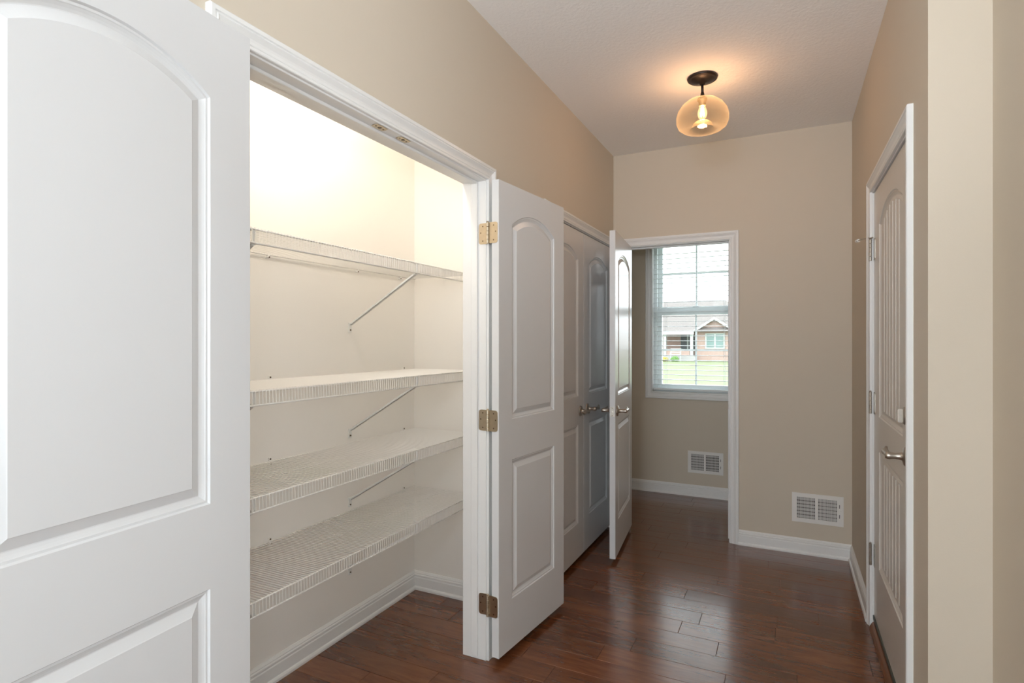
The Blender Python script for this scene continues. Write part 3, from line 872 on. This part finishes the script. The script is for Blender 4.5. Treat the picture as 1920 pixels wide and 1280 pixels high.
# picture-frame casing
tw = empty('trim_6', (-.73, YF, .84)); tag(tw, 'white picture-frame casing around the far window', 'window casing', kind='structure')
r = .004
cas = sweep_boards('casing_board', CASING, [(wx0 + jw - r, YF, wz0 + jw - r), (wx1 - jw + r, YF, wz0 + jw - r), (wx1 - jw + r, YF, wz1 - jw + r), (wx0 + jw - r, YF, wz1 - jw + r)], (0, -1, 0),
                   [(0, 0, -1), (1, 0, 0), (0, 0, 1), (-1, 0, 0)], M['trim'], None, closed=True)
for o in cas:
    o.data.transform(chain(tw).inverted()); o.parent = tw
# blinds, inside mount, open slats
bl = empty('window_blind', (-.73, YF + .045, fz0)); tag(bl, 'white horizontal slat blind lowered with its slats open, in the far window', 'blind')
bx0, bx1 = fx0 + .006, fx1 - .006; by = YF + .034
wh = obj('headrail', box(bx0, bx1, by - .026, by + .026, fz1 - .055, fz1 - .002, .002), M['blind'], bl, world=True)
slat0 = None
zs = [0.975 + .0435 * i for i in range(28)]
for i, z in enumerate(zs):
    if slat0 is None:
        bm = bmesh.new()
        W_ = (bx1 - bx0) / 2
        prof = [(-.0245, -.0006), (-.012, .0012), (0, .0018), (.012, .0012), (.0245, -.0006)]
        pr = prof + [(y, z_ - .0024) for y, z_ in prof[::-1]]
        a_ = [bm.verts.new((-W_, y, z_)) for y, z_ in pr]; b_ = [bm.verts.new((W_, y, z_)) for y, z_ in pr]
        bridge(bm, a_, b_); bm.faces.new(a_[::-1]); bm.faces.new(b_); bmesh.ops.recalc_face_normals(bm, faces=bm.faces[:])
        slat0 = obj('slat', bm, M['blind'], bl); so = slat0
    else:
        so = slat0.copy(); C.objects.link(so)
    so.location = (0, by - (YF + .045), z - fz0)
    so.rotation_euler = (radians(2.0), 0, 0)
obj('bottom_rail', box(bx0, bx1, by - .025, by + .025, fz0 + .012, fz0 + .030, .003), M['blind'], bl, world=True)
for x in (-.985, -.487):
    bm = bmesh.new()
    for dy in (-.026, .026): add_tube(bm, [(x, by + dy, fz0 + .02), (x, by + dy, fz1 - .05)], .0008, 4, cap=False)
    add_tube(bm, [(x + .012, by, fz0 + .02), (x + .012, by, fz1 - .05)], .0008, 4, cap=False)
    for z in zs: add_box(bm, x - .0006, x + .0006, by - .026, by + .026, z - .004, z - .003)
    obj('ladder_cord', bm, M['blind'], bl, world=True)

# window behind the photographer
w2 = empty('window_2', (-.32, -3.05, .4)); tag(w2, 'large window behind the photographer', 'window', kind='structure')
for a in ((-1.02, -.96, -3.09, -3.01, .4, 2.5), (.32, .38, -3.09, -3.01, .4, 2.5), (-.96, .32, -3.09, -3.01, .4, .46), (-.96, .32, -3.09, -3.01, 2.44, 2.5), (-.35, -.29, -3.09, -3.01, .46, 2.44)):
    obj('window_frame', box(*a, .003), M['vinyl'], w2, world=True)
for a in ((-.96, -.35), (-.29, .32)): obj('pane', box(a[0], a[1], -3.052, -3.048, .46, 2.44), M['glass'], w2, world=True)

w3_ = empty('window_added', (2.55, -1.4, .6)); tag(w3_, 'added side window behind the photographer, made up for the light from the right', 'window', kind='structure')  # unseen window, added to go with the side light on the left wall
for a in ((2.51, 2.59, -2.3, -2.24, .6, 2.4), (2.51, 2.59, -.56, -.5, .6, 2.4), (2.51, 2.59, -2.24, -.56, .6, .66), (2.51, 2.59, -2.24, -.56, 2.34, 2.4), (2.51, 2.59, -1.43, -1.37, .66, 2.34)):
    obj('window_frame', box(*a, .003), M['vinyl'], w3_, world=True)
for a in ((-2.24, -1.43), (-1.37, -.56)): obj('pane', box(2.548, 2.552, a[0], a[1], .66, 2.34), M['glass'], w3_, world=True)

# ------------------------------------------------------------------ outdoors
def ext_box(nm, m, par, *a): return obj(nm, box(*a), m, par, world=True)
GZ = -.50
bm = box(-70, 40, 6.2, 130, GZ - .3, GZ)
tag(obj('lawn', bm, M['lawn']), 'bright green front lawn seen through the far window', 'lawn', kind='structure')
hs = empty('brick_house', (-8, 56, GZ)); tag(hs, 'single-storey red brick house with grey roof across the lawn', 'house')
ext_box('brick_wall', M['brick'], hs, -7.75, 2.0, 56, 66, GZ, 2.42)
# gable end over the right part
bm = bmesh.new()
prof = [(-7.75, 2.42), (-4.45, 2.42), (-6.1, 3.50)]
a_ = [bm.verts.new((x, 56.0, z)) for x, z in prof]; b_ = [bm.verts.new((x, 60.0, z)) for x, z in prof]
bridge(bm, a_, b_); bm.faces.new(a_[::-1]); bm.faces.new(b_); bmesh.ops.recalc_face_normals(bm, faces=bm.faces[:])
obj('gable_wall', bm, M['brick'], hs, world=True)
# gable roof slopes with white rakes
for sgn in (-1, 1):
    bm = bmesh.new()
    x_e = -6.1 + sgn * 1.95
    pts = [(-6.1, 3.62), (x_e, 2.34), (x_e, 2.22), (-6.1, 3.50)]
    a_ = [bm.verts.new((x, 55.6, z)) for x, z in pts]; b_ = [bm.verts.new((x, 61.5, z)) for x, z in pts]
    bridge(bm, a_, b_); bm.faces.new(a_[::-1]); bm.faces.new(b_); bmesh.ops.recalc_face_normals(bm, faces=bm.faces[:])
    obj('gable_roof', bm, M['shingle'], hs, world=True)
    bm = bmesh.new()
    pts = [(-6.1, 3.66), (x_e, 2.38), (x_e, 2.16), (-6.1, 3.42)]
    a_ = [bm.verts.new((x, 55.5, z)) for x, z in pts]; b_ = [bm.verts.new((x, 55.62, z)) for x, z in pts]
    bridge(bm, a_, b_); bm.faces.new(a_[::-1]); bm.faces.new(b_); bmesh.ops.recalc_face_normals(bm, faces=bm.faces[:])
    obj('rake_board', bm, M['extwhite'], hs, world=True)
# main hip roof
bm = bmesh.new()
e = [(-18, 55.3, 2.30), (2.6, 55.3, 2.30), (2.6, 67, 2.30), (-18, 67, 2.30), (-13, 61, 5.62), (-5.9, 61, 5.62)]
v = [bm.verts.new(p) for p in e]
for f in ((0, 1, 5, 4), (1, 2, 5), (2, 3, 4, 5), (3, 0, 4), (3, 2, 1, 0)): bm.faces.new([v[i] for i in f])
obj('roof', bm, M['shingle'], hs, world=True)
ext_box('fascia', M['extwhite'], hs, -18, -7.9, 55.2, 55.34, 2.02, 2.34)
ext_box('recessed_wall', M['brick'], hs, -17.5, -7.75, 58.2, 66, GZ, 2.25)
ext_box('porch_floor', M['porch'], hs, -17.5, -7.75, 55.3, 58.2, GZ, .05)
for x in (-10.62, -8.12): ext_box('porch_post', M['extwhite'], hs, x - .13, x + .13, 55.4, 55.66, .05, 2.1)
ext_box('porch_rail_wall', M['brick'], hs, -10.5, -8.3, 55.45, 55.6, .05, .45)
fd = ext_box('front_door', M['extdoor'], hs, -9.55, -8.95, 58.1, 58.22, .05, 2.0)
w3 = ext_box('porch_window', M['extdoor'], hs, -8.8, -8.15, 58.1, 58.22, .5, 2.0)
ext_box('door_trim', M['extwhite'], hs, -8.95, -8.80, 58.08, 58.22, .05, 2.05)
fw = ext_box('window_frame', M['extwhite'], hs, -6.95, -5.2, 55.93, 56.05, .68, 2.14)
for (a, b) in ((-6.82, -6.14), (-6.0, -5.33)): ext_box('window_pane', M['extglass'], hs, a, b, 55.90, 55.96, .80, 2.04)
def shrub(nm, x, y, r, m, label, cat='shrub', squash=.8):
    bm = bmesh.new(); bmesh.ops.create_icosphere(bm, subdivisions=3, radius=r)
    rn = random.Random(int(x * 100) + 5)
    for v in bm.verts:
        v.co *= rn.uniform(.84, 1.14); v.co.z = v.co.z * squash
        v.co += Vector((x, y, GZ + r * squash * .8))
    return tag(obj(nm, bm, m), label, cat)
shrub('yellow_shrub', -10.3, 53.6, .38, M['leafyellow'], 'yellow flowering shrub at the house porch', squash=.6)
shrub('green_shrub', -9.35, 53.6, .38, M['leafgreen'], 'round green shrub right of the yellow one', squash=.7)
# white garden bench on the porch edge
gb = empty('garden_bench', (-9.4, 54.4, GZ)); tag(gb, 'small white garden bench before the porch of the brick house', 'bench')
for dz in (.80, .95, 1.10): ext_box('back_slat', M['extwhite'], gb, -9.9, -8.95, 54.60, 54.63, GZ + dz, GZ + dz + .09)
for y_ in (54.25, 54.37, 54.49): ext_box('seat_slat', M['extwhite'], gb, -9.9, -8.95, y_, y_ + .09, GZ + .62, GZ + .66)
for x_ in (-9.9, -9.0):
    ext_box('leg', M['extwhite'], gb, x_, x_ + .06, 54.24, 54.30, GZ, GZ + .85)
    ext_box('leg', M['extwhite'], gb, x_, x_ + .06, 54.57, 54.63, GZ, GZ + 1.2)
